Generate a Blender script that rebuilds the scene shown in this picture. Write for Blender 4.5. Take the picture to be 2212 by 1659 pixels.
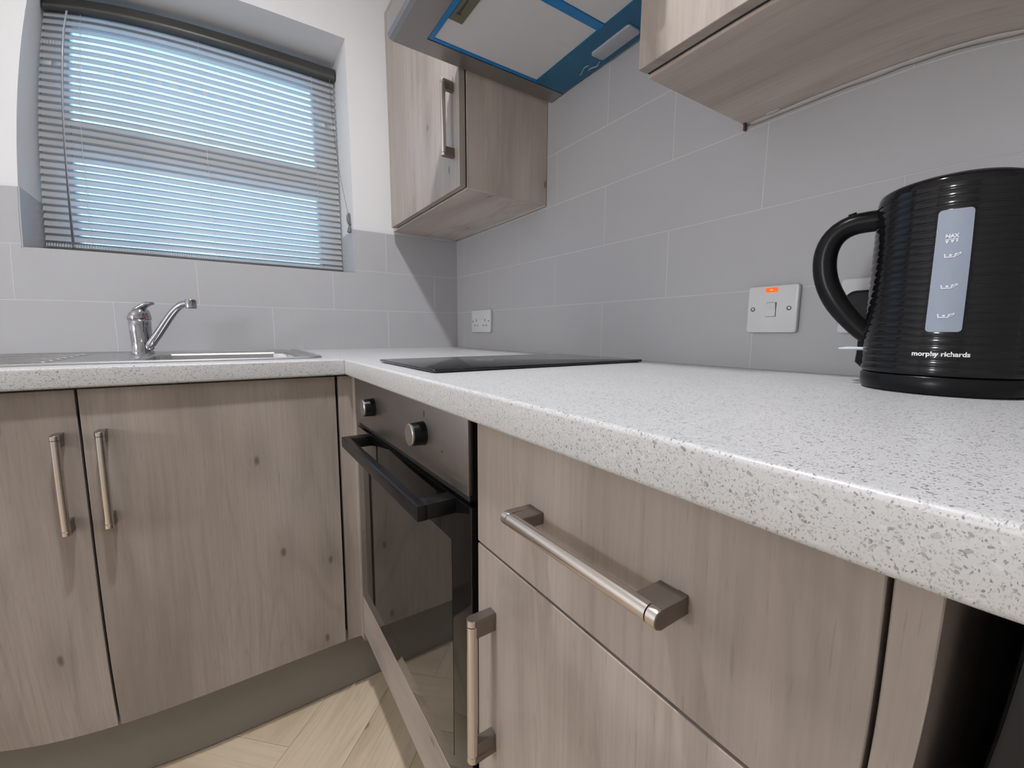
import bpy, bmesh, math, random
from mathutils import Vector, Matrix
random.seed(7)
for o in list(bpy.data.objects): bpy.data.objects.remove(o)
S = bpy.context.scene
C = S.collection
PI = math.pi

# ------------------------------------------------------------------ camera (ultra-wide phone lens with barrel distortion)
cam = bpy.data.cameras.new('camera'); camo = bpy.data.objects.new('camera', cam); C.objects.link(camo)
S.camera = camo
R_ = Vector((0.833753, -0.552124, 0.0038592)); U_ = Vector((0.0641469, 0.1038046, 0.992527)); F_ = Vector((0.5483987, 0.8272748, -0.1219644))
M = Matrix.Identity(4)
for i in range(3):
    M[i][0] = R_[i]; M[i][1] = U_[i]; M[i][2] = -F_[i]
M[0][3], M[1][3], M[2][3] = -0.83265, -1.68256, 0.97813
camo.matrix_world = M
cam.type = 'PANO'
cam.panorama_type = 'FISHEYE_LENS_POLYNOMIAL'
cam.sensor_fit = 'HORIZONTAL'
cam.sensor_width = 22.12            # 1 mm on the sensor = 100 px of the 2212 px frame
cam.sensor_height = 16.59
cam.fisheye_fov = math.radians(180)
K = (1.0775574, 0.0331667, -0.5433425, 0.2499236)   # angle = sum K_n (r / 1000 px)^n
cam.fisheye_polynomial_k0 = 0.0
cam.fisheye_polynomial_k1 = -K[0] / 10.0
cam.fisheye_polynomial_k2 = -K[1] / 100.0
cam.fisheye_polynomial_k3 = -K[2] / 1000.0
cam.fisheye_polynomial_k4 = -K[3] / 10000.0
cam.clip_start = 0.01

# ------------------------------------------------------------------ world, exposure
W = bpy.data.worlds.new('sky'); S.world = W; W.use_nodes = True
bg = W.node_tree.nodes['Background']
bg.inputs[0].default_value = (0.31, 0.61, 1.0, 1); bg.inputs[1].default_value = 3.3
S.view_settings.view_transform = 'Standard'; S.view_settings.look = 'None'
S.view_settings.exposure = 0.0; S.view_settings.gamma = 1.0
S.view_settings.use_curve_mapping = False
LAMP = (-0.88, -1.11, 2.335); LAMP_W = 21.0
FILL_LAMP = (-3.2, -1.25, 1.36); FILL_LAMP_W = 52.0  # added fill light, brightens the side wall from the left
LAMP_COL = (.935, .95, 1.0)
S.cycles.max_bounces = 6; S.cycles.diffuse_bounces = 4; S.cycles.glossy_bounces = 4
S.cycles.use_adaptive_sampling = True; S.cycles.adaptive_threshold = 0.06; S.cycles.adaptive_min_samples = 12
S.cycles.sample_clamp_indirect = 6.0

# ------------------------------------------------------------------ materials
MATS = {}
class NT:
    def __init__(s, name):
        m = bpy.data.materials.new(name); m.use_nodes = True
        s.m = m; s.t = m.node_tree; s.b = s.t.nodes['Principled BSDF']; MATS[name] = m
    def n(s, typ, **kw):
        x = s.t.nodes.new(typ)
        for k, v in kw.items():
            if k.startswith('i_'):
                key = k[2:]
                key = int(key) if key.isdigit() else key
                x.inputs[key].default_value = v
            else: setattr(x, k, v)
        return x
    def l(s, a, b): s.t.links.new(a, b)
    def math(s, op, a, b=0.0, c=None):
        x = s.t.nodes.new('ShaderNodeMath'); x.operation = op
        for i, v in enumerate((a, b, c)):
            if v is None: continue
            if isinstance(v, (int, float)): x.inputs[i].default_value = v
            else: s.l(v, x.inputs[i])
        return x.outputs[0]
    def mix(s, f, a, b, mode='MIX'):
        x = s.t.nodes.new('ShaderNodeMix'); x.data_type = 'RGBA'; x.blend_type = mode
        for idx, v in ((0, f), (6, a), (7, b)):
            if isinstance(v, (int, float)): x.inputs[idx].default_value = v
            elif isinstance(v, tuple): x.inputs[idx].default_value = (*v, 1) if len(v) == 3 else v
            else: s.l(v, x.inputs[idx])
        return x.outputs[2]
    def ramp(s, f, stops):
        x = s.t.nodes.new('ShaderNodeValToRGB'); e = x.color_ramp.elements
        while len(e) < len(stops): e.new(0.5)
        for el, (p, c) in zip(e, stops):
            el.position = p; el.color = (*c, 1) if len(c) == 3 else c
        s.l(f, x.inputs[0]); return x.outputs[0]
    def smooth(s, f, lo, hi):
        x = s.t.nodes.new('ShaderNodeMapRange'); x.interpolation_type = 'SMOOTHSTEP'
        x.inputs[1].default_value = lo; x.inputs[2].default_value = hi
        s.l(f, x.inputs[0]); return x.outputs[0]
    def coords(s, scale=(1, 1, 1), rand=0.0, rot=(0, 0, 0)):
        tc = s.n('ShaderNodeTexCoord'); mp = s.n('ShaderNodeMapping')
        mp.inputs['Scale'].default_value = scale; mp.inputs['Rotation'].default_value = rot
        src = tc.outputs['Object']
        if rand:
            oi = s.n('ShaderNodeObjectInfo'); ad = s.n('ShaderNodeVectorMath', operation='ADD')
            ml = s.math('MULTIPLY', oi.outputs['Random'], rand)
            s.l(src, ad.inputs[0]); s.l(ml, ad.inputs[1]); src = ad.outputs[0]
        s.l(src, mp.inputs[0]); return mp.outputs[0]
    def noise(s, vec, scale=1, detail=4, rough=.5, dist=0, out=0):
        x = s.n('ShaderNodeTexNoise', i_Scale=scale, i_Detail=detail, i_Roughness=rough, i_Distortion=dist)
        s.l(vec, x.inputs['Vector']); return x.outputs[out]
    def bump(s, h, strength=.1, dist=.001):
        x = s.n('ShaderNodeBump', i_Strength=strength, i_Distance=dist); s.l(h, x.inputs['Height'])
        s.l(x.outputs[0], s.b.inputs['Normal'])
    def set(s, **kw):
        for k, v in kw.items():
            k = k.replace('_', ' ')
            if isinstance(v, tuple) and len(v) == 3: v = (*v, 1)
            if hasattr(v, 'is_linked'): s.l(v, s.b.inputs[k])
            else: s.b.inputs[k].default_value = v
        return s.m

def plain(name, col, rough=.5, metal=0.0, **kw):
    t = NT(name)
    v = t.coords()
    f = t.noise(v, 40, 3)
    c = t.mix(f, tuple(x * .97 for x in col), tuple(min(1, x * 1.03) for x in col))
    t.set(Base_Color=c, Roughness=rough, Metallic=metal)
    if kw: t.set(**kw)
    return t.m

def wood(name, axis, light, mid, dark, rand=11.0, rough=.42, fine=1.0):
    """pale grained oak foil; axis = direction of the grain in object space"""
    t = NT(name)
    tc = t.n('ShaderNodeTexCoord'); oi = t.n('ShaderNodeObjectInfo'); geo = t.n('ShaderNodeNewGeometry')
    sep = t.n('ShaderNodeSeparateXYZ'); t.l(tc.outputs['Object'], sep.inputs[0])
    a = {'x': 0, 'y': 1, 'z': 2}[axis]; oth = [i for i in range(3) if i != a]
    off = t.math('MULTIPLY', oi.outputs['Random'], rand)
    cross = t.math('ADD', t.math('ADD', sep.outputs[oth[0]], sep.outputs[oth[1]]), off)
    along = t.math('ADD', sep.outputs[a], off)
    cmb = t.n('ShaderNodeCombineXYZ'); t.l(cross, cmb.inputs[0]); t.l(along, cmb.inputs[1]); t.l(t.math('SUBTRACT', sep.outputs[oth[0]], sep.outputs[oth[1]]), cmb.inputs[2])
    P = cmb.outputs[0]
    def mp(sx, sy):
        x = t.n('ShaderNodeMapping'); x.inputs['Scale'].default_value = (sx, sy, .2); t.l(P, x.inputs[0]); return x.outputs[0]
    broad = t.noise(mp(5, .9), 1, 3, .55, .6)
    smudge = t.smooth(t.noise(mp(11, 1.9), 1, 4, .6, 1.2), .54, .74)
    field = t.noise(mp(3.6, .46), 1, 2, .5, .18)                # cathedral arches come from iso-lines of a stretched field
    rings = t.math('ABSOLUTE', t.math('SUBTRACT', t.math('FRACT', t.math('MULTIPLY', field, 34)), .5))
    rings = t.math('MULTIPLY', t.smooth(rings, .28, .5), t.smooth(t.noise(mp(3, .9), 1.7, 2), .46, .62))
    streak = t.noise(mp(230, 5), 1, 3, .6)
    streak2 = t.noise(mp(60, 1.2), 1, 4, .6, .5)
    pores = t.smooth(t.noise(mp(420, 22), 1, 2, .5), .62, .74)
    vor = t.n('ShaderNodeTexVoronoi', feature='F1', voronoi_dimensions='2D', i_Scale=1.0, i_Randomness=1.0); t.l(mp(6.3, 3.1), vor.inputs['Vector'])
    kd = t.math('ADD', vor.outputs['Distance'], t.math('MULTIPLY', t.noise(mp(60, 40), 1, 2), .025))
    csep = t.n('ShaderNodeSeparateColor'); t.l(vor.outputs['Color'], csep.inputs[0])
    pick = t.math('GREATER_THAN', csep.outputs[0], .38)
    knot = t.math('MULTIPLY', t.math('SUBTRACT', 1.0, t.smooth(kd, .025, .06)), pick)
    halo = t.math('MULTIPLY', t.math('SUBTRACT', 1.0, t.smooth(kd, .04, .34)), pick)
    base = t.ramp(broad, [(.28, dark), (.5, mid), (.72, light)])
    c = t.mix(t.math('MULTIPLY', rings, .19), base, tuple(x * .62 for x in dark))
    c = t.mix(t.math('MULTIPLY', smudge, .50), c, tuple(x * .80 for x in dark))
    c = t.mix(t.math('MULTIPLY', halo, .28), c, tuple(x * .78 for x in dark))
    c = t.mix(t.math('MULTIPLY', t.smooth(streak2, .42, .72), .16), c, tuple(x * .86 for x in dark))
    c = t.mix(t.math('MULTIPLY', t.smooth(streak, .35, .75), .20 * fine), c, tuple(x * .7 for x in dark))
    c = t.mix(t.math('MULTIPLY', pores, .28 * fine), c, tuple(x * .5 for x in dark))
    c = t.mix(t.math('MULTIPLY', knot, .70), c, (dark[0] * .36, dark[1] * .30, dark[2] * .27))
    t.set(Base_Color=c, Roughness=rough)
    t.b.inputs['Specular IOR Level'].default_value = .35
    t.bump(t.math('ADD', streak, t.math('MULTIPLY', pores, -.6)), .06, .0006)
    return t.m

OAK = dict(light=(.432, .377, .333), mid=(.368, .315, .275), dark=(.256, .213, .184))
LIT_OAK = {k: tuple(min(.72, x * 1.62) for x in v) for k, v in OAK.items()}     # oak colour lightened to stand in for light bounced onto wall-unit carcasses
wood('oak_vertical', 'z', **OAK)
wood('oak_y', 'y', **OAK)
wood('lit_oak_vertical', 'z', **LIT_OAK)
wood('lit_oak_y', 'y', **LIT_OAK)
wood('floor_oak', 'y', (.70, .585, .43), (.63, .51, .365), (.45, .345, .235), rough=.38, fine=.8)
plain('carcass', (.42, .36, .32), .5)
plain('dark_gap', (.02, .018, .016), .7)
plain('edge_brown', (.10, .055, .035), .6)

t = NT('tile_grey'); v = t.coords()
f1 = t.noise(v, 6, 3); f2 = t.noise(v, 300, 2)
oi = t.n('ShaderNodeObjectInfo')
c = t.mix(f1, (.420, .417, .428), (.450, .447, .456))
c = t.mix(t.math('MULTIPLY', oi.outputs['Random'], .35), c, (.455, .450, .456))
t.set(Base_Color=c, Roughness=.36); t.bump(f2, .03, .0004)
plain('grout', (.57, .558, .562), .85)
t = NT('wall_paint'); v = t.coords(); t.set(Base_Color=t.mix(t.noise(v, 2, 3), (.70, .695, .69), (.735, .73, .725)), Roughness=.75); t.bump(t.noise(v, 260, 2), .05, .0006)
plain('ceiling_paint', (.82, .81, .79), .8)
plain('reveal_paint', (.72, .73, .75), .6)

# speckled worktop: pale ground with two sizes of elongated grey chips
t = NT('worktop_stone'); tc = t.n('ShaderNodeTexCoord'); P0 = tc.outputs['Object']
def jitter(amount, scale):
    nz = t.n('ShaderNodeTexNoise', i_Scale=scale, i_Detail=1.0); t.l(P0, nz.inputs['Vector'])
    sb = t.n('ShaderNodeVectorMath', operation='SUBTRACT'); t.l(nz.outputs['Color'], sb.inputs[0]); sb.inputs[1].default_value = (.5, .5, .5)
    sc = t.n('ShaderNodeVectorMath', operation='SCALE'); t.l(sb.outputs[0], sc.inputs[0]); sc.inputs['Scale'].default_value = amount
    ad = t.n('ShaderNodeVectorMath', operation='ADD'); t.l(P0, ad.inputs[0]); t.l(sc.outputs[0], ad.inputs[1]); return ad.outputs[0]
def chips(scale, lo, hi, keep, vec):
    x = t.n('ShaderNodeTexVoronoi', feature='F1', i_Scale=scale, i_Randomness=1.0); t.l(vec, x.inputs['Vector'])
    s_ = t.n('ShaderNodeSeparateColor'); t.l(x.outputs['Color'], s_.inputs[0])
    pk = t.math('GREATER_THAN', s_.outputs[0], keep)
    size = t.math('MULTIPLY', s_.outputs[1], hi - lo)
    d = t.math('SUBTRACT', x.outputs['Distance'], t.math('ADD', size, lo))
    m = t.math('SUBTRACT', 1.0, t.smooth(d, -.05, .03))
    return t.math('MULTIPLY', m, pk), s_.outputs[2]
vecA = jitter(.006, 130); vecB = jitter(.004, 260)
m1, h1 = chips(290, .10, .40, .34, vecA)
m2, h2 = chips(560, .10, .45, .22, vecB)
m3, h3 = chips(900, .15, .5, .3, P0)
cl = t.noise(P0, 14, 2)
ground = t.mix(cl, (.540, .537, .533), (.585, .582, .577))
c = t.mix(t.math('MULTIPLY', m3, .34), ground, (.34, .335, .33))
c = t.mix(t.math('MULTIPLY', m2, t.math('MULTIPLY', h2, .62)), c, (.235, .225, .215))
c = t.mix(t.math('MULTIPLY', m1, t.math('MULTIPLY', h1, .82)), c, (.205, .190, .178))
def needles(rot, sc, keep):
    mp = t.n('ShaderNodeMapping'); mp.inputs['Rotation'].default_value = rot; mp.inputs['Scale'].default_value = (1, 4.0, 2.8); t.l(vecB, mp.inputs[0])
    return chips(sc, .10, .40, keep, mp.outputs[0])
for rot_, sc_ in (((.5, .3, .6), 165), ((-.7, .9, -.8), 195)):
    mn, hn = needles(rot_, sc_, .22)
    c = t.mix(t.math('MULTIPLY', mn, t.math('MULTIPLY', hn, .90)), c, (.19, .175, .165))
m4, h4 = chips(160, .10, .30, .80, vecB)
c = t.mix(t.math('MULTIPLY', m4, .65), c, (.64, .64, .635))
t.set(Base_Color=c, Roughness=.36)
t.b.inputs['Specular IOR Level'].default_value = .45

t = NT('steel_brushed'); v = t.coords((1, 60, 60)); f = t.noise(v, 8, 3)
t.set(Base_Color=(.50, .495, .49), Metallic=1.0, Roughness=t.math('ADD', t.math('MULTIPLY', f, .08), .30))
t = NT('oven_steel'); v = t.coords((60, 1, 60)); f = t.noise(v, 6, 3)
t.set(Base_Color=(.325, .305, .295), Metallic=1.0, Roughness=t.math('ADD', t.math('MULTIPLY', f, .10), .36))
t = NT('hood_steel'); v = t.coords((50, 1, 50)); f = t.noise(v, 6, 3)
t.set(Base_Color=(.38, .37, .365), Metallic=1.0, Roughness=t.math('ADD', t.math('MULTIPLY', f, .10), .34))
t = NT('handle_nickel'); v = t.coords((40, 40, 2)); f = t.noise(v, 30, 2)
t.set(Base_Color=(.70, .65, .61), Metallic=1.0, Roughness=t.math('ADD', t.math('MULTIPLY', f, .05), .19))
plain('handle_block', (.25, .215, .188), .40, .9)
plain('chrome', (.40, .40, .42), .11, 1.0)
plain('red_dot', (.20, .01, .02), .3)
plain('black_gloss', (.006, .006, .007), .12)
plain('kettle_black', (.005, .005, .006), .09, Specular_IOR_Level=.36)
plain('kettle_satin', (.008, .008, .0085), .26, Specular_IOR_Level=.16)
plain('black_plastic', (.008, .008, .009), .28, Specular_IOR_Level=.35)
plain('knob_black', (.004, .004, .005), .30, Specular_IOR_Level=.25)
plain('oven_black_glass', (.004, .004, .004), .05)
plain('oven_window_glass', (.016, .015, .014), .04, IOR=2.1)
plain('hob_glass', (.010, .010, .011), .06)
plain('blue_film', (.002, .20, .52), .22)
plain('blue_film_deep', (.002, .12, .25), .18)
plain('olive_plastic', (.14, .14, .09), .45)
plain('lens_plastic', (.42, .44, .48), .3)
plain('white_plastic', (.66, .66, .665), .32)
plain('white_matt', (.70, .70, .70), .5)
plain('slot_dark', (.05, .05, .05), .6)
plain('screw_steel', (.45, .45, .45), .3, 1.0)
plain('sealant', (.52, .495, .475), .5)
plain('plinth_grey', (.248, .228, .198), .45)
plain('tap_end_dark', (.05, .05, .055), .3)
plain('blind_rail', (.085, .085, .078), .4)
plain('cord_white', (.62, .62, .62), .6)
plain('cord_grey', (.15, .145, .14), .6)
plain('cord_winding', (.42, .40, .37), .7)
plain('pvc_white', (.74, .75, .77), .3)
plain('print_white', (.75, .75, .74), .5)
plain('print_pale', (.66, .69, .74), .5)
plain('gauge_grey', (.25, .285, .35), .5)
plain('wand_clear', (.62, .65, .68), .2)
t = NT('filter_mesh'); v = t.coords()
w1 = t.n('ShaderNodeTexWave', i_Scale=130.0); w1.bands_direction = 'X'; t.l(v, w1.inputs['Vector'])
w2 = t.n('ShaderNodeTexWave', i_Scale=130.0); w2.bands_direction = 'Y'; t.l(v, w2.inputs['Vector'])
h = t.math('MULTIPLY', w1.outputs[0], w2.outputs[0])
t.set(Base_Color=t.mix(h, (.64, .635, .64), (.78, .775, .78)), Metallic=.0, Roughness=.5); t.bump(h, .25, .0008)
t = NT('slat_white'); t.set(Base_Color=t.mix(t.noise(t.coords(), 5, 2), (.76, .745, .73), (.80, .785, .77)), Roughness=.24)
t.b.inputs['Specular IOR Level'].default_value = .6
tl = t.n('ShaderNodeBsdfTranslucent'); tl.inputs[0].default_value = (.80, .80, .80, 1); mxs = t.n('ShaderNodeMixShader', i_0=.34)   # thin vinyl slats let some daylight through
t.l(t.b.outputs[0], mxs.inputs[1]); t.l(tl.outputs[0], mxs.inputs[2]); t.l(mxs.outputs[0], t.t.nodes['Material Output'].inputs[0])
# frosted-looking pane: thin clear glass
t = NT('pane_glass'); tr = t.n('ShaderNodeBsdfTransparent'); tr.inputs[0].default_value = (.93, .97, .98, 1)
gl = t.n('ShaderNodeBsdfGlossy'); gl.inputs['Roughness'].default_value = .02
fr = t.n('ShaderNodeFresnel', i_IOR=1.45); mx = t.n('ShaderNodeMixShader')
t.l(fr.outputs[0], mx.inputs[0]); t.l(tr.outputs[0], mx.inputs[1]); t.l(gl.outputs[0], mx.inputs[2])
t.l(mx.outputs[0], t.t.nodes['Material Output'].inputs[0])
t = NT('neon_orange'); t.set(Base_Color=(.8, .10, .01), Roughness=.3); t.b.inputs['Emission Color'].default_value = (1, .085, .006, 1); t.b.inputs['Emission Strength'].default_value = .9
t = NT('neon_core'); t.set(Base_Color=(.9, .3, .05), Roughness=.3); t.b.inputs['Emission Color'].default_value = (1, .30, .03, 1); t.b.inputs['Emission Strength'].default_value = 1.1
t = NT('lamp_glow'); t.set(Base_Color=(.8, .8, .8)); t.b.inputs['Emission Color'].default_value = (1, .95, .88, 1); t.b.inputs['Emission Strength'].default_value = 12

# ------------------------------------------------------------------ object helpers
BASE = {}
def tag(o, label=None, cat=None, group=None, kind=None):
    if label: o['label'] = label
    if cat: o['category'] = cat
    if group: o['group'] = group
    if kind: o['kind'] = kind
    return o
def thing(name, label, cat, loc, group=None, kind=None):
    o = bpy.data.objects.new(name, None); C.objects.link(o); o.location = loc; o.empty_display_size = .05
    BASE[o.name] = Vector(loc); return tag(o, label, cat, group, kind)
def finish(bm, name, mat, parent=None, loc=None, smooth=False, flat_angle=None):
    """world-space bmesh -> object; verts become relative to the thing's base"""
    base = BASE[parent.name] if parent else Vector(loc or (0, 0, 0))
    bmesh.ops.translate(bm, verts=bm.verts, vec=-base)
    bmesh.ops.recalc_face_normals(bm, faces=bm.faces)
    me = bpy.data.meshes.new(name); bm.to_mesh(me); bm.free()
    if isinstance(mat, (list, tuple)):
        for m_ in mat: me.materials.append(MATS[m_])
    else: me.materials.append(MATS[mat])
    if smooth:
        me.shade_smooth()
        if flat_angle is not None: me.set_sharp_from_angle(angle=math.radians(flat_angle))
    o = bpy.data.objects.new(name, me); C.objects.link(o)
    if parent: o.parent = parent
    else: o.location = base
    BASE[o.name] = base
    return o
def box(bm, a, b, bev=0.0, seg=2, mi=0):
    x0, x1 = sorted((a[0], b[0])); y0, y1 = sorted((a[1], b[1])); z0, z1 = sorted((a[2], b[2]))
    r = bmesh.ops.create_cube(bm, size=1)
    for v in r['verts']:
        v.co = Vector((x0 if v.co.x < 0 else x1, y0 if v.co.y < 0 else y1, z0 if v.co.z < 0 else z1))
    fs = {f for v in r['verts'] for f in v.link_faces}
    for f in fs: f.material_index = mi
    if bev:
        es = list({e for v in r['verts'] for e in v.link_edges})
        bmesh.ops.bevel(bm, geom=es, offset=bev, segments=seg, profile=.5, affect='EDGES')
    return bm
def mkbox(name, a, b, mat, parent=None, loc=None, bev=0.0, seg=2):
    bm = bmesh.new(); box(bm, a, b, bev, seg)
    return finish(bm, name, mat, parent, loc, smooth=bool(bev), flat_angle=40)
def prism(bm, poly, axis, lo, hi, bev=0.0, seg=2, bev_ends=True):
    """extrude a 2-D polygon along an axis; poly in the two other axes in cyclic order (x:yz, y:xz, z:xy)"""
    def co(u, v, w):
        return {'x': (w, u, v), 'y': (u, w, v), 'z': (u, v, w)}[axis]
    A = [bm.verts.new(co(u, v, lo)) for u, v in poly]; B = [bm.verts.new(co(u, v, hi)) for u, v in poly]
    fs = [bm.faces.new(A), bm.faces.new(B)]
    n = len(poly)
    for i in range(n): fs.append(bm.faces.new((A[i], A[(i + 1) % n], B[(i + 1) % n], B[i])))
    if bev:
        es = list({e for f in fs[:2] for e in f.edges})
        bmesh.ops.bevel(bm, geom=es, offset=bev, segments=seg, profile=.5, affect='EDGES')
    return bm
def rrect(u0, v0, u1, v1, r, n=4):
    pts = []
    for cx, cy, a0 in ((u1 - r, v1 - r, 0), (u0 + r, v1 - r, 90), (u0 + r, v0 + r, 180), (u1 - r, v0 + r, 270)):
        for k in range(n + 1):
            a = math.radians(a0 + 90 * k / n); pts.append((cx + r * math.cos(a), cy + r * math.sin(a)))
    return pts
def lathe(bm, prof, axis_pt=(0, 0), n=48, cap=True):
    rings = []
    for r, z in prof:
        rings.append([bm.verts.new((axis_pt[0] + r * math.cos(2 * PI * k / n), axis_pt[1] + r * math.sin(2 * PI * k / n), z)) for k in range(n)])
    for a, b in zip(rings, rings[1:]):
        for k in range(n): bm.faces.new((a[k], a[(k + 1) % n], b[(k + 1) % n], b[k]))
    if cap:
        bm.faces.new(rings[0]); bm.faces.new(rings[-1])
    return bm
def tube(bm, pts, radii, n=12, flat=None, up=Vector((0, 0, 1)), closed_ends=True):
    """sweep an elliptical section along pts; flat = (a, b) multipliers"""
    pts = [Vector(p) for p in pts]
    if isinstance(radii, (int, float)): radii = [radii] * len(pts)
    fa, fb = flat or (1, 1); rings = []
    for i, p in enumerate(pts):
        d = (pts[min(i + 1, len(pts) - 1)] - pts[max(i - 1, 0)]).normalized()
        s = d.cross(up)
        if s.length < 1e-4: s = d.cross(Vector((1, 0, 0)))
        s.normalize(); u = s.cross(d).normalized()
        rings.append([bm.verts.new(p + s * (math.cos(2 * PI * k / n) * radii[i] * fa) + u * (math.sin(2 * PI * k / n) * radii[i] * fb)) for k in range(n)])
    for a, b in zip(rings, rings[1:]):
        for k in range(n): bm.faces.new((a[k], a[(k + 1) % n], b[(k + 1) % n], b[k]))
    if closed_ends: bm.faces.new(rings[0]); bm.faces.new(rings[-1])
    return bm
def bez(p0, p1, p2, p3, n):
    out = []
    for i in range(n + 1):
        t_ = i / n; a = (1 - t_)
        out.append(Vector(p0) * a ** 3 + Vector(p1) * 3 * a * a * t_ + Vector(p2) * 3 * a * t_ * t_ + Vector(p3) * t_ ** 3)
    return out
def inst(name, me, parent, loc, rot=None):
    o = bpy.data.objects.new(name, me); C.objects.link(o); o.parent = parent
    o.location = Vector(loc) - BASE[parent.name]
    if rot is not None: o.rotation_euler = rot
    return o

# ================================================================== THE SETTING
H = 0.91; WT = 0.872                      # worktop top / underside
ZR = [0.91, 1.0553, 1.2013, 1.3480, 1.4920, 1.638, 1.784]
WX0, WX1, WZ0, WZ1 = -1.262, -0.415, 1.188, 1.982   # window opening
RX, RY, RZ = -3.7, -3.3, 2.38            # room extents

bm = bmesh.new(); box(bm, (RX - .1, RY - .1, -.12), (.1, .35, -.004))
floor = tag(finish(bm, 'floor', 'edge_brown', loc=(0, 0, 0)), 'pale oak herringbone floor', None, kind='structure')
# herringbone planks, one mesh shared
bm = bmesh.new(); PW, PL = .150, .60
box(bm, (0, 0, -.008), (PW - .0005, PL - .0005, 0), .0005, 1)
plank_me = finish(bm, 'plank_proto', 'floor_oak'); pm = plank_me.data; bpy.data.objects.remove(plank_me); pm.name = 'plank'
cnt = 0
rot45 = math.radians(45)
for i in range(-40, 41):
    for j in range(-14, 15):
        for kdir in (0, 1):
            # block of herringbone: plank A along v, plank B along u
            u = i * PW + j * PL * 1.0; v = i * PW - j * PL * 1.0
            if kdir == 0: pu, pv, rz = u, v, 0.0
            else: pu, pv, rz = u + PW + PL, v, math.radians(90)
            # plank A spans u..u+PW, v..v+PL ; plank B (rotated 90) spans pu-PL..pu, pv..pv+PW
            cx = pu + (PW / 2 if kdir == 0 else -PL / 2); cy = pv + (PL / 2 if kdir == 0 else PW / 2)
            wx = cx * math.cos(rot45) - cy * math.sin(rot45) - .87; wy = cx * math.sin(rot45) + cy * math.cos(rot45) - .95
            if not (RX - .1 < wx < -.15 and RY - .1 < wy < -.15): continue
            ox = pu * math.cos(rot45) - pv * math.sin(rot45) - .87; oy = pu * math.sin(rot45) + pv * math.cos(rot45) - .95
            inst('plank', pm, floor, (ox, oy, 0), (0, 0, rot45 + rz)); cnt += 1

bm = bmesh.new(); box(bm, (RX - .1, RY - .1, RZ), (.1, .35, RZ + .1)); tag(finish(bm, 'ceiling', 'ceiling_paint'), 'plain white ceiling', None, kind='structure')
wall_right = tag(mkbox('wall_right', (.006, RY, 0), (.1, .006, RZ), 'wall_paint'), 'side wall behind the hob, tiled grey', kind='structure')
tag(mkbox('wall_left', (RX - .1, RY, 0), (RX, .35, RZ), 'wall_paint'), 'plain painted wall', kind='structure')
tag(mkbox('wall_front', (RX, RY - .1, 0), (.1, RY, RZ), 'wall_paint'), 'plain painted wall behind the viewpoint', kind='structure')
# back wall with window opening (one mesh of four blocks around the hole, with deep reveals)
bm = bmesh.new(); YB = .34
px0, px1 = WX0 - .000, WX1 + .000
box(bm, (RX, .006, 0), (px0, YB, RZ)); box(bm, (px1, .006, 0), (.1, YB, RZ))
box(bm, (px0, .006, 0), (px1, YB, WZ0)); box(bm, (px0, .006, WZ1), (px1, YB, RZ))
wall_back = tag(finish(bm, 'wall_back', 'wall_paint'), 'window wall painted white above grey tiles', kind='structure')
mkbox('grout_bed', (.0003, -2.6, .60), (.0062, 0.0, ZR[6]), 'grout', wall_right)
bm = bmesh.new()
box(bm, (-1.9, .0003, .60), (WX0 - .0, .0062, ZR[3] - .001)); box(bm, (WX1, .0003, .60), (.002, .0062, ZR[3] - .001)); box(bm, (WX0, .0003, .60), (WX1, .0062, WZ0 - .001))
finish(bm, 'grout_bed', 'grout', wall_back)

TW = .394; G = .0010
def tile_side(y0, y1, z0, z1):
    bm = bmesh.new(); box(bm, (0, y0 + G, z0 + G), (.0062, y1 - G, z1 - G), .0006, 1)
    return bm
# side wall tiles: full tiles share one mesh per row height
cache = {}
def put_tile(parent, name, key, build, loc):
    if key not in cache:
        bm = build(); me = bpy.data.meshes.new('tile'); bmesh.ops.recalc_face_normals(bm, faces=bm.faces); bm.to_mesh(me); bm.free(); me.materials.append(MATS['tile_grey']); cache[key] = me
    return inst(name, cache[key], parent, loc)
for r in range(6):
    z0, z1 = ZR[r], ZR[r + 1]
    if r == 0: z0 -= .0
    ys = [0.0] + [-.0676 - .197 * k for k in range(0 if r % 2 == 0 else 1, 13, 2)]
    for ya, yb in zip(ys, ys[1:]):
        w, hh = ya - yb, z1 - z0
        key = ('s', round(w, 4), round(hh, 4))
        put_tile(wall_right, 'tile', key, lambda: box(bmesh.new(), (0, -w + G, G), (.006, -G, hh - G), .0003, 1), (0, ya, z0))
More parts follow.
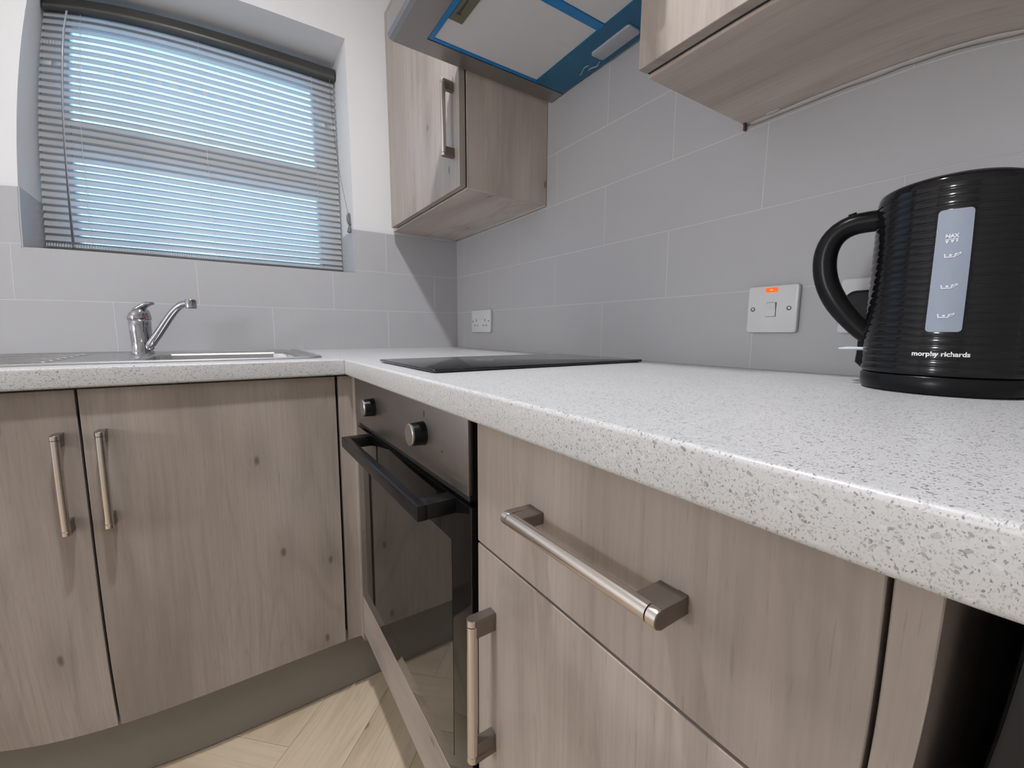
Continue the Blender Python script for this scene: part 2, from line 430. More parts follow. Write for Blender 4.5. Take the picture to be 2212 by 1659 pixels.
# back wall tiles
for r in range(3):
    z0, z1 = ZR[r], ZR[r + 1]
    xs = [0.0] + [-.1038 - .197 * k for k in range(1 if r % 2 == 0 else 0, 10, 2)]
    for xa, xb in zip(xs, xs[1:]):
        if r == 0 or xa <= WX0 or xb >= WX1:
            w, hh = xa - xb, z1 - z0
            put_tile(wall_back, 'tile', ('b', round(w, 4), round(hh, 4)), lambda: box(bmesh.new(), (-w + G, 0, G), (-G, .006, hh - G), .0003, 1), (xa, 0, z0)); continue
        inside = xb >= WX0 and xa <= WX1
        cutz = WZ0 + .001
        if r == 1:
            if inside: poly = [(xb + G, z0 + G), (xa - G, z0 + G), (xa - G, cutz), (xb + G, cutz)]
            elif xa > WX1: poly = [(xb + G, z0 + G), (xa - G, z0 + G), (xa - G, z1 - G), (WX1, z1 - G), (WX1, cutz), (xb + G, cutz)]
            else: poly = [(xb + G, z0 + G), (xa - G, z0 + G), (xa - G, cutz), (WX0, cutz), (WX0, z1 - G), (xb + G, z1 - G)]
        else:
            if inside: continue
            if xa > WX1: poly = [(WX1, z0 + G), (xa - G, z0 + G), (xa - G, z1 - G), (WX1, z1 - G)]
            else: poly = [(xb + G, z0 + G), (WX0, z0 + G), (WX0, z1 - G), (xb + G, z1 - G)]
        bm = bmesh.new(); prism(bm, poly, 'y', 0, .006); finish(bm, 'tile', 'tile_grey', wall_back)
# tiles lining the lower reveals
mkbox('tile', (WX1 - .004, .001, WZ0 + .004), (WX1 + .002, .235, ZR[3]), 'tile_grey', wall_back, bev=.0006, seg=1)
mkbox('tile', (WX0 - .002, .001, WZ0 + .004), (WX0 + .004, .235, ZR[3]), 'tile_grey', wall_back, bev=.0006, seg=1)
mkbox('tile', (WX0 - .002, .001, WZ0 - .002), (WX1 + .002, .235, WZ0 + .004), 'tile_grey', wall_back, bev=.0006, seg=1)

# window: white frame, four panes
win = thing('window_1', 'white framed window with two panes behind the blind', None, (-.84, .26, WZ0), kind='structure')
fy0, fy1 = .245, .30
bm = bmesh.new(); fw = .075
box(bm, (WX0, fy0, WZ0), (WX0 + fw, fy1, WZ1), .004); box(bm, (WX1 - fw, fy0, WZ0), (WX1, fy1, WZ1), .004)
box(bm, (WX0 + fw, fy0, WZ0), (WX1 - fw, fy1, WZ0 + .045), .004); box(bm, (WX0 + fw, fy0, WZ1 - fw), (WX1 - fw, fy1, WZ1), .004)
finish(bm, 'window_frame', 'pvc_white', win, smooth=True, flat_angle=40)
TR0, TR1 = 1.505, 1.605
mkbox('transom', (WX0 + fw, fy0, TR0), (WX1 - fw, fy1, TR1), 'pvc_white', win, bev=.004)
for (a, b, c_, d) in ((WX0 + fw, WX1 - fw, WZ0 + .045, TR0), (WX0 + fw, WX1 - fw, TR1, WZ1 - fw)):
    bm = bmesh.new(); box(bm, (a - .003, .272, c_ - .003), (b + .003, .276, d + .003)); finish(bm, 'pane', 'pane_glass', win)

# ================================================================== BASE UNITS
PF = -.58      # plane of the door fronts
# ---- handle mesh (vertical, feet on y=0, projecting to -y)
def handle_mesh():
    bm = bmesh.new(); L = .186; r = .0068; dep = .036; bl = .024
    tube(bm, [(0, -(dep - r), -L / 2 + .009), (0, -(dep - r), L / 2 - .009)], r, 20, up=Vector((0, 1, 0)))
    for s in (-1, 1):
        prof = [(-r, 0.0), (r, 0.0)] + [(r * 1.02 * math.cos(a), -(dep - r) - r * 1.02 * math.sin(a)) for a in [PI * k / 10 for k in range(11)]]
        # foot block: stadium section, deep at the door, full rounding only over the last 8 mm of the bar
        z0, z1 = (s * L / 2, s * (L / 2 - .0085))
        prism(bm, prof, 'z', min(z0, z1), max(z0, z1), .0006, 1)
        box(bm, (-r * .93, -(dep - r), s * (L / 2 - .0012)), (r * .93, 0, s * (L / 2 - bl)), .0008, 1, 1)
    bmesh.ops.recalc_face_normals(bm, faces=bm.faces)
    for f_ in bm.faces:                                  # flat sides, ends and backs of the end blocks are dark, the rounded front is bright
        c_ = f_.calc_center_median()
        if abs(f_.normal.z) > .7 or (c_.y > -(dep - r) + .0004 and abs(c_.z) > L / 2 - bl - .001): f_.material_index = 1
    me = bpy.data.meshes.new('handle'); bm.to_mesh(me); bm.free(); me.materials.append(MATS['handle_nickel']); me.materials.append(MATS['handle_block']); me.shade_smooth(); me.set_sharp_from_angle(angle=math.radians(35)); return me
HM = handle_mesh()
ROT_Y = (0, 0, 0); ROT_X = (0, 0, -PI / 2)
ROT_H = Matrix(((0, 1, 0), (0, 0, 1), (1, 0, 0))).to_euler()
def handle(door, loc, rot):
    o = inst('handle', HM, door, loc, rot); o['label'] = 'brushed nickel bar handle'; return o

sink_unit = thing('sink_base_unit', 'oak double-door base unit under the sink', 'cabinet', (-1.07, -.3, 0))
bm = bmesh.new()
for a_, b_ in (((-1.515, -.560, .170), (-1.497, -.02, .8715)), ((-.654, -.560, .170), (-.636, -.02, .8715)), ((-1.497, -.560, .170), (-.654, -.02, .188)), ((-1.497, -.030, .188), (-.654, -.02, .70)), ((-1.497, -.560, .835), (-.654, -.545, .8715))):
    box(bm, a_, b_)
finish(bm, 'carcass', 'carcass', sink_unit)
d1 = mkbox('door', (-1.0625, PF, .172), (-.6195, PF + .018, .8675), 'oak_vertical', sink_unit, bev=.0008, seg=1)
d2 = mkbox('door', (-1.512, PF, .172), (-1.0665, PF + .018, .8675), 'oak_vertical', sink_unit, bev=.0008, seg=1)
handle(d1, (-1.034, PF, .697), ROT_Y); handle(d2, (-1.093, PF, .697), ROT_Y)
bm = bmesh.new(); prism(bm, [(-.6135, -.58), (-.580, -.58), (-.580, -.6075), (-.562, -.6075), (-.562, -.562), (-.6135, -.562)], 'z', .172, .8675, .0008, 1)
tag(finish(bm, 'corner_post', 'oak_vertical', loc=(-.58, -.57, .172)), 'narrow oak corner post between the sink unit and the oven', 'cabinet post')
tag(mkbox('plinth', (-1.62, -.530, .002), (-.4825, -.512, .168), 'plinth_grey', loc=(-1.0, -.52, .0), bev=.001, seg=1), 'grey plinth board along the floor below the sink unit', 'plinth')
tag(mkbox('plinth', (-.500, -1.62, .002), (-.4825, -.5315, .168), 'plinth_grey', loc=(-.52, -1.1, .0), bev=.001, seg=1), 'grey plinth board below the oven, set back in shadow', 'plinth')

# ---- oven
oven = thing('built_in_oven', 'built-in single oven with steel control panel and black glass door', 'oven', (-.3, -.906, .30))
OY0, OY1 = -1.2, -.6115
bm = bmesh.new(); box(bm, (-.556, OY0 + .006, .302), (-.03, OY1 - .006, .866)); finish(bm, 'oven_body', 'dark_gap', oven)
cp = mkbox('control_panel', (PF - .001, OY0, .7615), (-.5725, OY1, .868), 'oven_steel', oven, bev=.001, seg=2)
bm = bmesh.new(); box(bm, (-.5725, OY0 + .012, .748), (-.556, OY1 - .004, .866)); finish(bm, 'panel_backing', 'dark_gap', oven)
for i, ky in enumerate((-.768, -1.047)):
    bm = bmesh.new(); kz = .8165
    prof = [(.0195, 0), (.0190, .002), (.0180, .020), (.0175, .0215)]
    n = 40; rings = []
    for r, h in prof: rings.append([bm.verts.new((PF - .001 - h, ky + r * math.cos(2 * PI * k / n), kz + r * math.sin(2 * PI * k / n))) for k in range(n)])
    for a, b in zip(rings, rings[1:]):
        for k in range(n): bm.faces.new((a[k], a[(k + 1) % n], b[(k + 1) % n], b[k]))
    bm.faces.new(rings[0]); bm.faces.new(rings[-1])
    kn = finish(bm, 'knob', 'knob_black', oven, smooth=True, flat_angle=35); kn['label'] = 'black knob with a steel face'
    bm = bmesh.new(); rings = []
    for r, h in ((.0178, .0205), (.0178, .0232), (.0168, .0242), (.0, .0246)):
        rings.append([bm.verts.new((PF - .001 - h, ky + max(r, .0002) * math.cos(2 * PI * k / n), kz + max(r, .0002) * math.sin(2 * PI * k / n))) for k in range(n)])
    for a, b in zip(rings, rings[1:]):
        for k in range(n): bm.faces.new((a[k], a[(k + 1) % n], b[(k + 1) % n], b[k]))
    bm.faces.new(rings[0]); bm.faces.new(rings[-1])
    kc = finish(bm, 'knob_cap', 'steel_brushed', kn, smooth=True, flat_angle=35)
# small printed marks on the panel
bm = bmesh.new()
for (y, z, a, b) in ((-1.052, .850, .0016, .003), (-1.052, .845, .0016, .0012), (-1.118, .803, .0016, .0016)):
    box(bm, (PF - .0014, y - a, z - b), (PF - .0008, y + a, z + b))
finish(bm, 'printed_mark', 'slot_dark', cp)['kind'] = 'stuff'
od = mkbox('oven_door', (PF, OY0 - .006, .301), (-.557, OY1 - .002, .7475), 'oven_black_glass', oven, bev=.0012, seg=2)
bm = bmesh.new(); box(bm, (PF - .0006, -1.146, .335), (PF + .002, -.662, .680)); gw = finish(bm, 'glass_window', 'oven_window_glass', od)
bm = bmesh.new()
box(bm, (-.6365, -1.160, .7245), (-.622, -.709, .7465), .0012)
box(bm, (-.6225, -1.160, .7245), (PF, -1.132, .7465), .0012); box(bm, (-.6225, -.737, .7245), (PF, -.709, .7465), .0012)
hb = finish(bm, 'oven_handle', 'black_plastic', od, smooth=True, flat_angle=40); hb['label'] = 'square black bar handle'
tag(mkbox('filler_panel', (PF, OY0 - .012, .197), (PF + .018, OY1 + .002, .2985), 'oak_y', loc=(PF, -.9, .197), bev=.0008, seg=1), 'oak filler strip below the oven door', 'cabinet panel')

# ---- drawer unit
du = thing('drawer_base_unit', 'oak base unit with one drawer above a door, right of the oven', 'cabinet', (-.3, -1.42, 0))
bm = bmesh.new(); box(bm, (-.560, -1.6200, .170), (-.02, -1.2235, .8715)); finish(bm, 'carcass', 'dark_gap', du)
dr = mkbox('drawer_front', (PF, -1.6205, .7115), (PF + .018, -1.2235, .8675), 'oak_vertical', du, bev=.0008, seg=1)
dd = mkbox('door', (PF, -1.6205, .172), (PF + .018, -1.2235, .7085), 'oak_vertical', du, bev=.0008, seg=1)
handle(dr, (PF, -1.4285, .7925), ROT_H); handle(dd, (PF, -1.2615, .5445), ROT_X)
tag(mkbox('end_panel', (PF, -1.641, .0), (-.004, -1.6230, .8715), 'oak_vertical', loc=(-.3, -1.632, 0), bev=.0008, seg=1), 'oak end panel at the open right-hand side of the drawer unit', 'cabinet panel')
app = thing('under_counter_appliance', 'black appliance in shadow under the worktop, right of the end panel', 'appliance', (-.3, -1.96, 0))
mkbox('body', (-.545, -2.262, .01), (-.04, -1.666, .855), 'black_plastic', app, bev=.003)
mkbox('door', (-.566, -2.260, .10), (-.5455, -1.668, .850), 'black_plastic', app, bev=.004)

# ---- worktops
bm = bmesh.new()
rr = .0045; pts = []
# hob run: section in x-z swept along y, post-formed front edge
sec = [(-.0005, WT), (-.0005, H)] + [(-.6 + rr - rr * math.sin(a), H - rr + rr * math.cos(a)) for a in [PI / 2 * k / 5 for k in range(6)]] + [(-.6 + rr - rr * math.cos(a), WT + rr - rr * math.sin(a)) for a in [PI / 2 * k / 5 for k in range(6)]]
prism(bm, sec, 'y', -2.6, -.0005)
tag(finish(bm, 'worktop', 'worktop_stone', loc=(-.3, -1.3, WT), smooth=True, flat_angle=30), 'long speckled white worktop along the right wall, carrying the hob and kettle', 'worktop')
bm = bmesh.new()
SX0, SX1, SY0, SY1 = -1.62, -.645, -.515, -.045     # cut-out
sec = [(WT, )]
def strip(x0, x1, y0, y1, rounded):
    if rounded:
        s2 = [(y1, WT), (y1, H)] + [(y0 + rr - rr * math.sin(a), H - rr + rr * math.cos(a)) for a in [PI / 2 * k / 5 for k in range(6)]] + [(y0 + rr - rr * math.cos(a), WT + rr - rr * math.sin(a)) for a in [PI / 2 * k / 5 for k in range(6)]]
        prism(bm, s2, 'x', x0, x1)
    else: box(bm, (x0, y0, WT), (x1, y1, H))
strip(-2.2, -.6008, -.6, SY0, True)
strip(-2.2, SX0, SY0, -.0005, False); strip(SX1, -.6008, SY0, -.0005, False); strip(SX0, SX1, SY1, -.0005, False)
tag(finish(bm, 'worktop', 'worktop_stone', loc=(-1.3, -.3, WT), smooth=True, flat_angle=30), 'speckled white worktop below the window, holding the sink', 'worktop')

# ---- sink: pressed steel with rim, drainer and bowl
sink = thing('sink', 'stainless steel inset sink with drainer below the window', 'sink', (-1.13, -.28, H))
bx0, bx1, by0, by1 = -.995, -.675, -.47, -.135
def sink_deck():
    bm = bmesh.new()
    X0, X1, Y0, Y1 = -1.635, -.632, -.533, -.030
    def loop(x0, y0, x1, y1, r, z, n=5): return [bm.verts.new((u, v, z)) for u, v in rrect(x0, y0, x1, y1, r, n)]
    L = [loop(X0, Y0, X1, Y1, .035, H + .0004), loop(X0, Y0, X1, Y1, .035, H + .0022), loop(X0 + .003, Y0 + .003, X1 - .003, Y1 - .003, .033, H + .0050), loop(X0 + .012, Y0 + .012, X1 - .012, Y1 - .012, .026, H + .0048), loop(X0 + .018, Y0 + .018, X1 - .018, Y1 - .018, .022, H + .0012)]
    n = len(L[0])
    for a, b in zip(L, L[1:]):
        for k in range(n): bm.faces.new((a[k], a[(k + 1) % n], b[(k + 1) % n], b[k]))
    # bowl loops
    B = [loop(bx0 - .006, by0 - .006, bx1 + .006, by1 + .006, .05, H + .0012), loop(bx0 - .001, by0 - .001, bx1 + .001, by1 + .001, .05, H - .0008), loop(bx0 + .0015, by0 + .0015, bx1 - .0015, by1 - .0015, .05, H - .0045), loop(bx0 + .003, by0 + .003, bx1 - .003, by1 - .003, .05, H - .020), loop(bx0 + .012, by0 + .012, bx1 - .012, by1 - .012, .05, H - .13), loop(bx0 + .04, by0 + .04, bx1 - .04, by1 - .04, .04, H - .155)]
    for a, b in zip(B, B[1:]):
        for k in range(n): bm.faces.new((a[k], a[(k + 1) % n], b[(k + 1) % n], b[k]))
    bm.faces.new(B[-1])
    a, b = L[-1], B[0]
    for k in range(n): bm.faces.new((a[k], a[(k + 1) % n], b[(k + 1) % n], b[k]))
    return bm
so = finish(sink_deck(), 'sink_deck', 'steel_brushed', sink, smooth=True, flat_angle=14)
bm = bmesh.new(); lathe(bm, [(.042, H - .1548), (.042, H - .151), (.030, H - .150), (.028, H - .153)], ((bx0 + bx1) / 2, (by0 + by1) / 2), 32); finish(bm, 'strainer', 'chrome', sink, smooth=True, flat_angle=40)
for i in range(7):
    y = -.44 + i * .052
    bm = bmesh.new(); tube(bm, [(-1.60, y, H + .0012), (-1.58, y, H + .0026), (-1.14, y, H + .0026), (-1.12, y, H + .0012)], [.0008, .0030, .0030, .0008], 8, flat=(1, .35)); finish(bm, 'drainer_rib', 'steel_brushed', sink, smooth=True)

# ---- tap
tap = thing('mixer_tap', 'chrome single-lever mixer tap standing on the sink', 'tap', (-1.022, -.11, H))
tx, ty = -1.022, -.11
bm = bmesh.new(); lathe(bm, [(.0245, H + .0015), (.0245, H + .006), (.0222, H + .010), (.0225, H + .035), (.0235, H + .060), (.0240, H + .0905), (.0232, H + .0915)], (tx, ty), 36); finish(bm, 'tap_body', 'chrome', tap, smooth=True, flat_angle=40)
bm = bmesh.new(); lathe(bm, [(.0242, H + .0925), (.0258, H + .0945), (.0258, H + .102), (.0225, H + .117), (.0155, H + .1265), (.004, H + .1295)], (tx, ty), 36)
for v in bm.verts:                                      # the cap slopes up towards the lever
    if v.co.z > H + .098:
        k_ = .5 + .5 * ((v.co.x - tx) * .80 - (v.co.y - ty) * .60) / .0258
        v.co.z = H + .098 + (v.co.z - H - .098) * (.45 + .75 * k_)
hd = finish(bm, 'tap_head', 'chrome', tap, smooth=True, flat_angle=50)
bm = bmesh.new(); sd = Vector((.80, -.60, 0)); T0 = Vector((tx, ty, 0))
lv = [T0 + sd * -.016 + Vector((0, 0, H + .108)), T0 + sd * -.004 + Vector((0, 0, H + .120)), T0 + sd * .012 + Vector((0, 0, H + .1295)), T0 + sd * .028 + Vector((0, 0, H + .1375)), T0 + sd * .040 + Vector((0, 0, H + .1385))]
tube(bm, lv, [.010, .0150, .0140, .0120, .008], 14, flat=(1.0, .50)); finish(bm, 'lever', 'chrome', hd, smooth=True, flat_angle=60)
bm = bmesh.new(); dp = T0 + Vector((math.cos(math.radians(-62)), math.sin(math.radians(-62)), 0)) * .0258 + Vector((0, 0, H + .1005))
bmesh.ops.create_uvsphere(bm, u_segments=12, v_segments=8, radius=.0032, matrix=Matrix.Translation(dp)); finish(bm, 'temperature_dot', 'red_dot', hd, smooth=True)['label'] = 'dark red dot'
bm = bmesh.new(); sdir = Vector((.79, -.61, 0)).normalized()
def tp(d, z): return T0 + sdir * d + Vector((0, 0, z))
pts = [tp(.016, H + .022), tp(.028, H + .030)] + bez(tp(.034, H + .038), tp(.075, H + .083), tp(.105, H + .138), tp(.136, H + .1385), 10) + [tp(.146, H + .139)]
tube(bm, pts, [.0105, .0115] + [.0112 - .0002 * k for k in range(11)] + [.0090], 18, flat=(1.05, .9)); sp = finish(bm, 'spout', 'chrome', tap, smooth=True, flat_angle=60)
bm = bmesh.new(); q = tp(.150, 0); lathe(bm, [(.0118, H + .1265), (.0128, H + .1275), (.0128, H + .147), (.0115, H + .1495), (.004, H + .1505)], (q.x, q.y), 28); ae = finish(bm, 'aerator', 'chrome', sp, smooth=True, flat_angle=40)
bm = bmesh.new(); lathe(bm, [(.0106, H + .1258), (.0120, H + .1260), (.0120, H + .1268)], (q.x, q.y), 28); finish(bm, 'aerator_ring', 'tap_end_dark', sp, smooth=True, flat_angle=40)
bm = bmesh.new(); q2 = tp(.020, 0); lathe(bm, [(.0085, H + .0125), (.0105, H + .0150), (.0105, H + .0235), (.0085, H + .026)], (q2.x, q2.y), 24); finish(bm, 'spout_joint', 'chrome', sp, smooth=True, flat_angle=40)

# ---- hob
hob = thing('induction_hob', 'narrow black glass hob set in the worktop', 'hob', (-.305, -.893, H))
hx0, hx1, hy0, hy1 = -.558, -.050, -1.040, -.742
bm = bmesh.new(); prism(bm, rrect(hx0, hy0, hx1, hy1, .008), 'z', H + .0020, H + .0065, .001, 2); finish(bm, 'hob_glass', 'hob_glass', hob, smooth=True, flat_angle=40)
bm = bmesh.new(); prism(bm, rrect(hx0 + .006, hy0 + .006, hx1 - .006, hy1 - .006, .006), 'z', H + .0002, H + .0022); finish(bm, 'hob_gasket', 'black_plastic', hob)

# ================================================================== WALL UNITS
c1 = thing('wall_cabinet', 'oak wall cabinet in the corner beside the window', 'wall cabinet', (-.14, -.305, 1.357))
cz = 1.3575
mkbox('carcass', (-.2695, -.612, cz), (-.001, -.001, 2.08), 'lit_oak_vertical', c1, bev=.0008, seg=1)
mkbox('bottom_panel', (-.2690, -.6055, cz - .0008), (-.001, -.002, cz + .004), 'lit_oak_y', c1)
cd = mkbox('door', (-.2910, -.612, cz + .003), (-.2735, -.046, 2.078), 'oak_vertical', c1, bev=.0008, seg=1)
handle(cd, (-.2910, -.578, 1.532), ROT_X)
bm = bmesh.new(); tube(bm, [(-.004, -.61, cz - .001), (-.004, -.30, cz - .0005), (-.004, -.002, cz - .001)], .0035, 8); finish(bm, 'sealant_bead', 'sealant', c1, smooth=True)
mkbox('gap_shade_strip', (-.2733, -.6105, cz + .004), (-.2697, -.050, 2.076), 'dark_gap', c1)  # near-black strip stands in for the shade between door and carcass
c2 = thing('wall_cabinet', 'oak wall cabinet above the kettle, seen from below', 'wall cabinet', (-.14, -1.51, 1.357))
mkbox('carcass', (-.2745, -1.809, cz), (-.001, -1.2095, 2.08), 'lit_oak_vertical', c2, bev=.0008, seg=1)
mkbox('bottom_panel', (-.2740, -1.8085, cz - .0008), (-.012, -1.2100, cz + .004), 'lit_oak_y', c2)
mkbox('gap_shade_strip', (-.2793, -1.8075, cz + .004), (-.2747, -1.2110, 2.076), 'dark_gap', c2)  # dark filler puts the shade of this gap into colour
e1 = mkbox('door', (-.2975, -1.5075, cz + .003), (-.2795, -1.2095, 2.078), 'oak_vertical', c2, bev=.0008, seg=1)
e2 = mkbox('door', (-.2975, -1.8085, cz + .003), (-.2795, -1.5105, 2.078), 'oak_vertical', c2, bev=.0008, seg=1)
handle(e1, (-.2975, -1.240, 1.545), ROT_X); handle(e2, (-.2975, -1.778, 1.545), ROT_X)
bm = bmesh.new(); rnd = random.Random(3)
tube(bm, [(-.0045 - rnd.uniform(0, .0015), -1.222 - .021 * k, cz - .0012 - rnd.uniform(0, .0006)) for k in range(29)], [.0035 + rnd.uniform(0, .0016) for k in range(29)], 8, flat=(1.2, .8))
bmesh.ops.create_uvsphere(bm, u_segments=10, v_segments=8, radius=.006, matrix=Matrix.Translation((-.014, -1.262, cz - .001)) @ Matrix.Diagonal((.7, 2.0, .4, 1)))
finish(bm, 'sealant_bead', 'sealant', c2, smooth=True)
bm = bmesh.new(); box(bm, (-.008, -1.2115, cz - .010), (-.001, -1.2085, cz + .003)); box(bm, (-.016, -1.216, cz - .003), (-.010, -1.212, cz + .001)); finish(bm, 'back_panel_edge', 'edge_brown', c2)['label'] = 'dark brown exposed back edge'

# ---- extractor hood
hood = thing('extractor_hood', 'steel cooker hood still wearing blue protective film', 'cooker hood', (-.24, -.92, 1.635))
HZ = 1.635; HX0, HY0, HY1 = -.478, -1.2094, -.630
FX0, FX1, FY0, FY1 = -.405, -.004, -1.166, -.682       # film covered underside
bm = bmesh.new()
# rim: bottom plate as a frame around the sunken film panel, side walls and pyramid
def q4(*ps): bm.faces.new([bm.verts.new(p) for p in ps])
zt = HZ + .055
r0 = .012
prism(bm, [(HX0 + r0, HZ), (FX0, HZ), (FX0, HZ + .05), (HX0, HZ + .05), (HX0, HZ + r0), (HX0 + .0035, HZ + .0035)], 'y', HY0, HY1)
box(bm, (FX0, FY1, HZ), (-.002, HY1, HZ + .05)); box(bm, (FX0, HY0, HZ), (-.002, FY0, HZ + .05))
box(bm, (FX0, FY0, HZ + .012), (-.002, FY1, HZ + .05))
finish(bm, 'canopy', 'hood_steel', hood)
bm = bmesh.new()
a = [(HX0, HY0, HZ + .05), (-.002, HY0, HZ + .05), (-.002, HY1, HZ + .05), (HX0, HY1, HZ + .05)]; b = [(-.26, -1.06, HZ + .28), (-.002, -1.06, HZ + .28), (-.002, -.80, HZ + .28), (-.26, -.80, HZ + .28)]
A = [bm.verts.new(p) for p in a]; B = [bm.verts.new(p) for p in b]
for k in range(4): bm.faces.new((A[k], A[(k + 1) % 4], B[(k + 1) % 4], B[k]))
bm.faces.new(A); bm.faces.new(B); finish(bm, 'canopy_top', 'hood_steel', hood)
mkbox('chimney', (-.26, -1.06, HZ + .28), (-.002, -.80, RZ), 'hood_steel', hood)
# film: strips round the filters and a wide band at the wall
def plate(name, x0, x1, y0, y1, z0, z1, mat, par, bev=.0006): return mkbox(name, (x0, y0, z0), (x1, y1, z1), mat, par, bev=bev, seg=1)
plate('film_strip', FX0 + .001, FX0 + .014, FY0 + .001, FY1 - .001, HZ + .001, HZ + .012, 'blue_film', hood)
plate('film_strip', FX0 + .014, -.101, FY1 - .0095, FY1 - .001, HZ + .001, HZ + .012, 'blue_film', hood)
plate('film_strip', FX0 + .014, -.101, FY0 + .001, FY0 + .0095, HZ + .001, HZ + .012, 'blue_film', hood)
plate('film_strip', FX0 + .014, -.101, -.9365, -.9145, HZ + .001, HZ + .012, 'blue_film', hood)
band = plate('film_band', -.101, -.0035, FY0 + .001, FY1 - .001, HZ + .0005, HZ + .012, 'blue_film_deep', hood); band['label'] = 'deep blue film band along the wall'
for (ya, yb) in ((-.9145, -.6915), (-1.1565, -.9365)):
    fl = plate('grease_filter', FX0 + .014, -.101, ya, yb, HZ + .0035, HZ + .011, 'filter_mesh', hood)
    lx = FX0 + .014
    m_ = (ya + yb) / 2
    lt = plate('latch', lx + .001, lx + .033, m_ - .045, m_ + .038, HZ + .0015, HZ + .004, 'olive_plastic', fl); lt['label'] = 'olive plastic filter latch'
    plate('latch_slot', lx + .010, lx + .014, m_ - .030, m_ + .012, HZ + .0010, HZ + .0018, 'slot_dark', fl, 0)
    plate('latch_slot', lx + .008, lx + .018, m_ + .010, m_ + .015, HZ + .0010, HZ + .0018, 'slot_dark', fl, 0)
for (ya, yb) in ((-.970, -.852),):
    bm = bmesh.new(); prism(bm, rrect(-.062, ya, -.022, yb, .008), 'z', HZ - .004, HZ + .002, .002, 2); lc = finish(bm, 'light_cover', 'lens_plastic', hood, smooth=True, flat_angle=40); lc['label'] = 'clear oblong lamp cover'
rnd = random.Random(5)
bm = bmesh.new()                                        # wrinkles where the film has lifted
tube(bm, [(-.018 - .004 * math.sin(k * 1.3), -.80 - .012 * k * .6 + .0, HZ - .0003) for k in range(7)], .0012, 6)
tube(bm, [(-.030 + .006 * math.cos(k * .7), -.775 + .007 * k * -1, HZ - .0003) for k in range(7)], .0010, 6)
for k in range(4):
    bmesh.ops.create_uvsphere(bm, u_segments=8, v_segments=6, radius=.004, matrix=Matrix.Translation((-.016 - rnd.uniform(0, .012), -.86 - k * .022, HZ - .0008)) @ Matrix.Diagonal((.8, 1.3, .35, 1)))
finish(bm, 'film_wrinkle', 'lens_plastic', band, smooth=True)

# ================================================================== ELECTRICAL
def plate_x(name, parent, y0, y1, z0, z1, depth, mat='white_plastic', r=.005):
    bm = bmesh.new(); prism(bm, rrect(y0, z0, y1, z1, r), 'x', -depth, -.0002, .0018, 2)
    return finish(bm, name, mat, parent, smooth=True, flat_angle=50)
def bx(name, parent, x0, x1, y0, y1, z0, z1, mat, bev=.0):
    return mkbox(name, (x0, y0, z0), (x1, y1, z1), mat, parent, bev=bev, seg=1)
def double_socket(label, ya, zc):
    s = thing('double_socket', label, 'socket', (0, ya - .073, zc))
    y1, y0 = ya, ya - .146
    plate_x('face_plate', s, y0, y1, zc - .0425, zc + .0425, .0095)
    for k, c_ in enumerate((ya - .040, ya - .106)):
        bx('earth_slot', s, -.0098, -.0090, c_ - .0022, c_ + .0022, zc + .000, zc + .0085, 'slot_dark')
        for sg in (-1, 1): bx('pin_slot', s, -.0098, -.0090, c_ + sg * .011 - .0032, c_ + sg * .011 + .0032, zc - .0185, zc - .0140, 'slot_dark')
    for k, c_ in enumerate((ya - .063, ya - .083)):
        rk = bx('rocker_switch', s, -.0125, -.0085, c_ - .0065, c_ + .0065, zc + .006, zc + .026, 'white_plastic', .0012)
    for c_ in (ya - .0125, ya - .1335):
        bm = bmesh.new(); tube(bm, [(-.0088, c_, zc), (-.0099, c_, zc)], .0030, 12); finish(bm, 'screw', 'slot_dark', s)
    return s
double_socket('white double socket on the tiles by the corner', -.146, 1.0165)
double_socket('white double socket on the tiles, half hidden behind the kettle', -1.387, 1.019)
sw = thing('cooker_switch', 'white cooker switch with a lit orange neon, on the tiles left of the kettle', 'switch', (0, -1.286, 1.019))
plate_x('face_plate', sw, -1.328, -1.2435, .9775, 1.0610, .0095)
nb = bx('neon_lamp', sw, -.0104, -.0085, -1.2945, -1.2735, 1.0490, 1.0575, 'neon_orange', .0012); nb['label'] = 'glowing orange neon'
bm = bmesh.new(); bmesh.ops.create_uvsphere(bm, u_segments=10, v_segments=8, radius=.002, matrix=Matrix.Translation((-.0098, -1.284, 1.0532)) @ Matrix.Diagonal((.6, 1.4, .9, 1))); finish(bm, 'neon_glow', 'neon_core', nb, smooth=True)
bx('rocker_recess', sw, -.0098, -.0088, -1.2937, -1.2768, 1.0058, 1.0312, 'slot_dark')
bm = bmesh.new()
prism(bm, [(-.0088, 1.0065), (-.0088, 1.0305), (-.0130, 1.0305), (-.0100, 1.0180), (-.0100, 1.0065)], 'y', -1.2926, -1.2770); finish(bm, 'rocker_switch', 'white_plastic', sw)
for yy in (-1.2535, -1.3145):
    bm = bmesh.new(); tube(bm, [(-.0088, yy, 1.020), (-.0098, yy, 1.020)], .0039, 16); sc_ = finish(bm, 'screw', 'slot_dark', sw)
    bm = bmesh.new(); tube(bm, [(-.0088, yy - .0003, 1.0203), (-.0102, yy - .0003, 1.0203)], .0024, 14); finish(bm, 'screw_head', 'screw_steel', sc_)
plug = thing('kettle_plug', 'black mains plug in the socket behind the kettle', 'plug', (-.01, -1.428, 1.018))
bm = bmesh.new(); prism(bm, rrect(-1.452, .990, -1.404, 1.040, .014), 'x', -.046, -.0105, .006, 3); finish(bm, 'plug_body', 'black_plastic', plug, smooth=True, flat_angle=60)
bm = bmesh.new(); tube(bm, bez((-.030, -1.428, .994), (-.031, -1.440, .965), (-.026, -1.50, .93), (-.030, -1.53, .9165), 14), .0034, 10); finish(bm, 'mains_cord', 'black_plastic', plug, smooth=True)

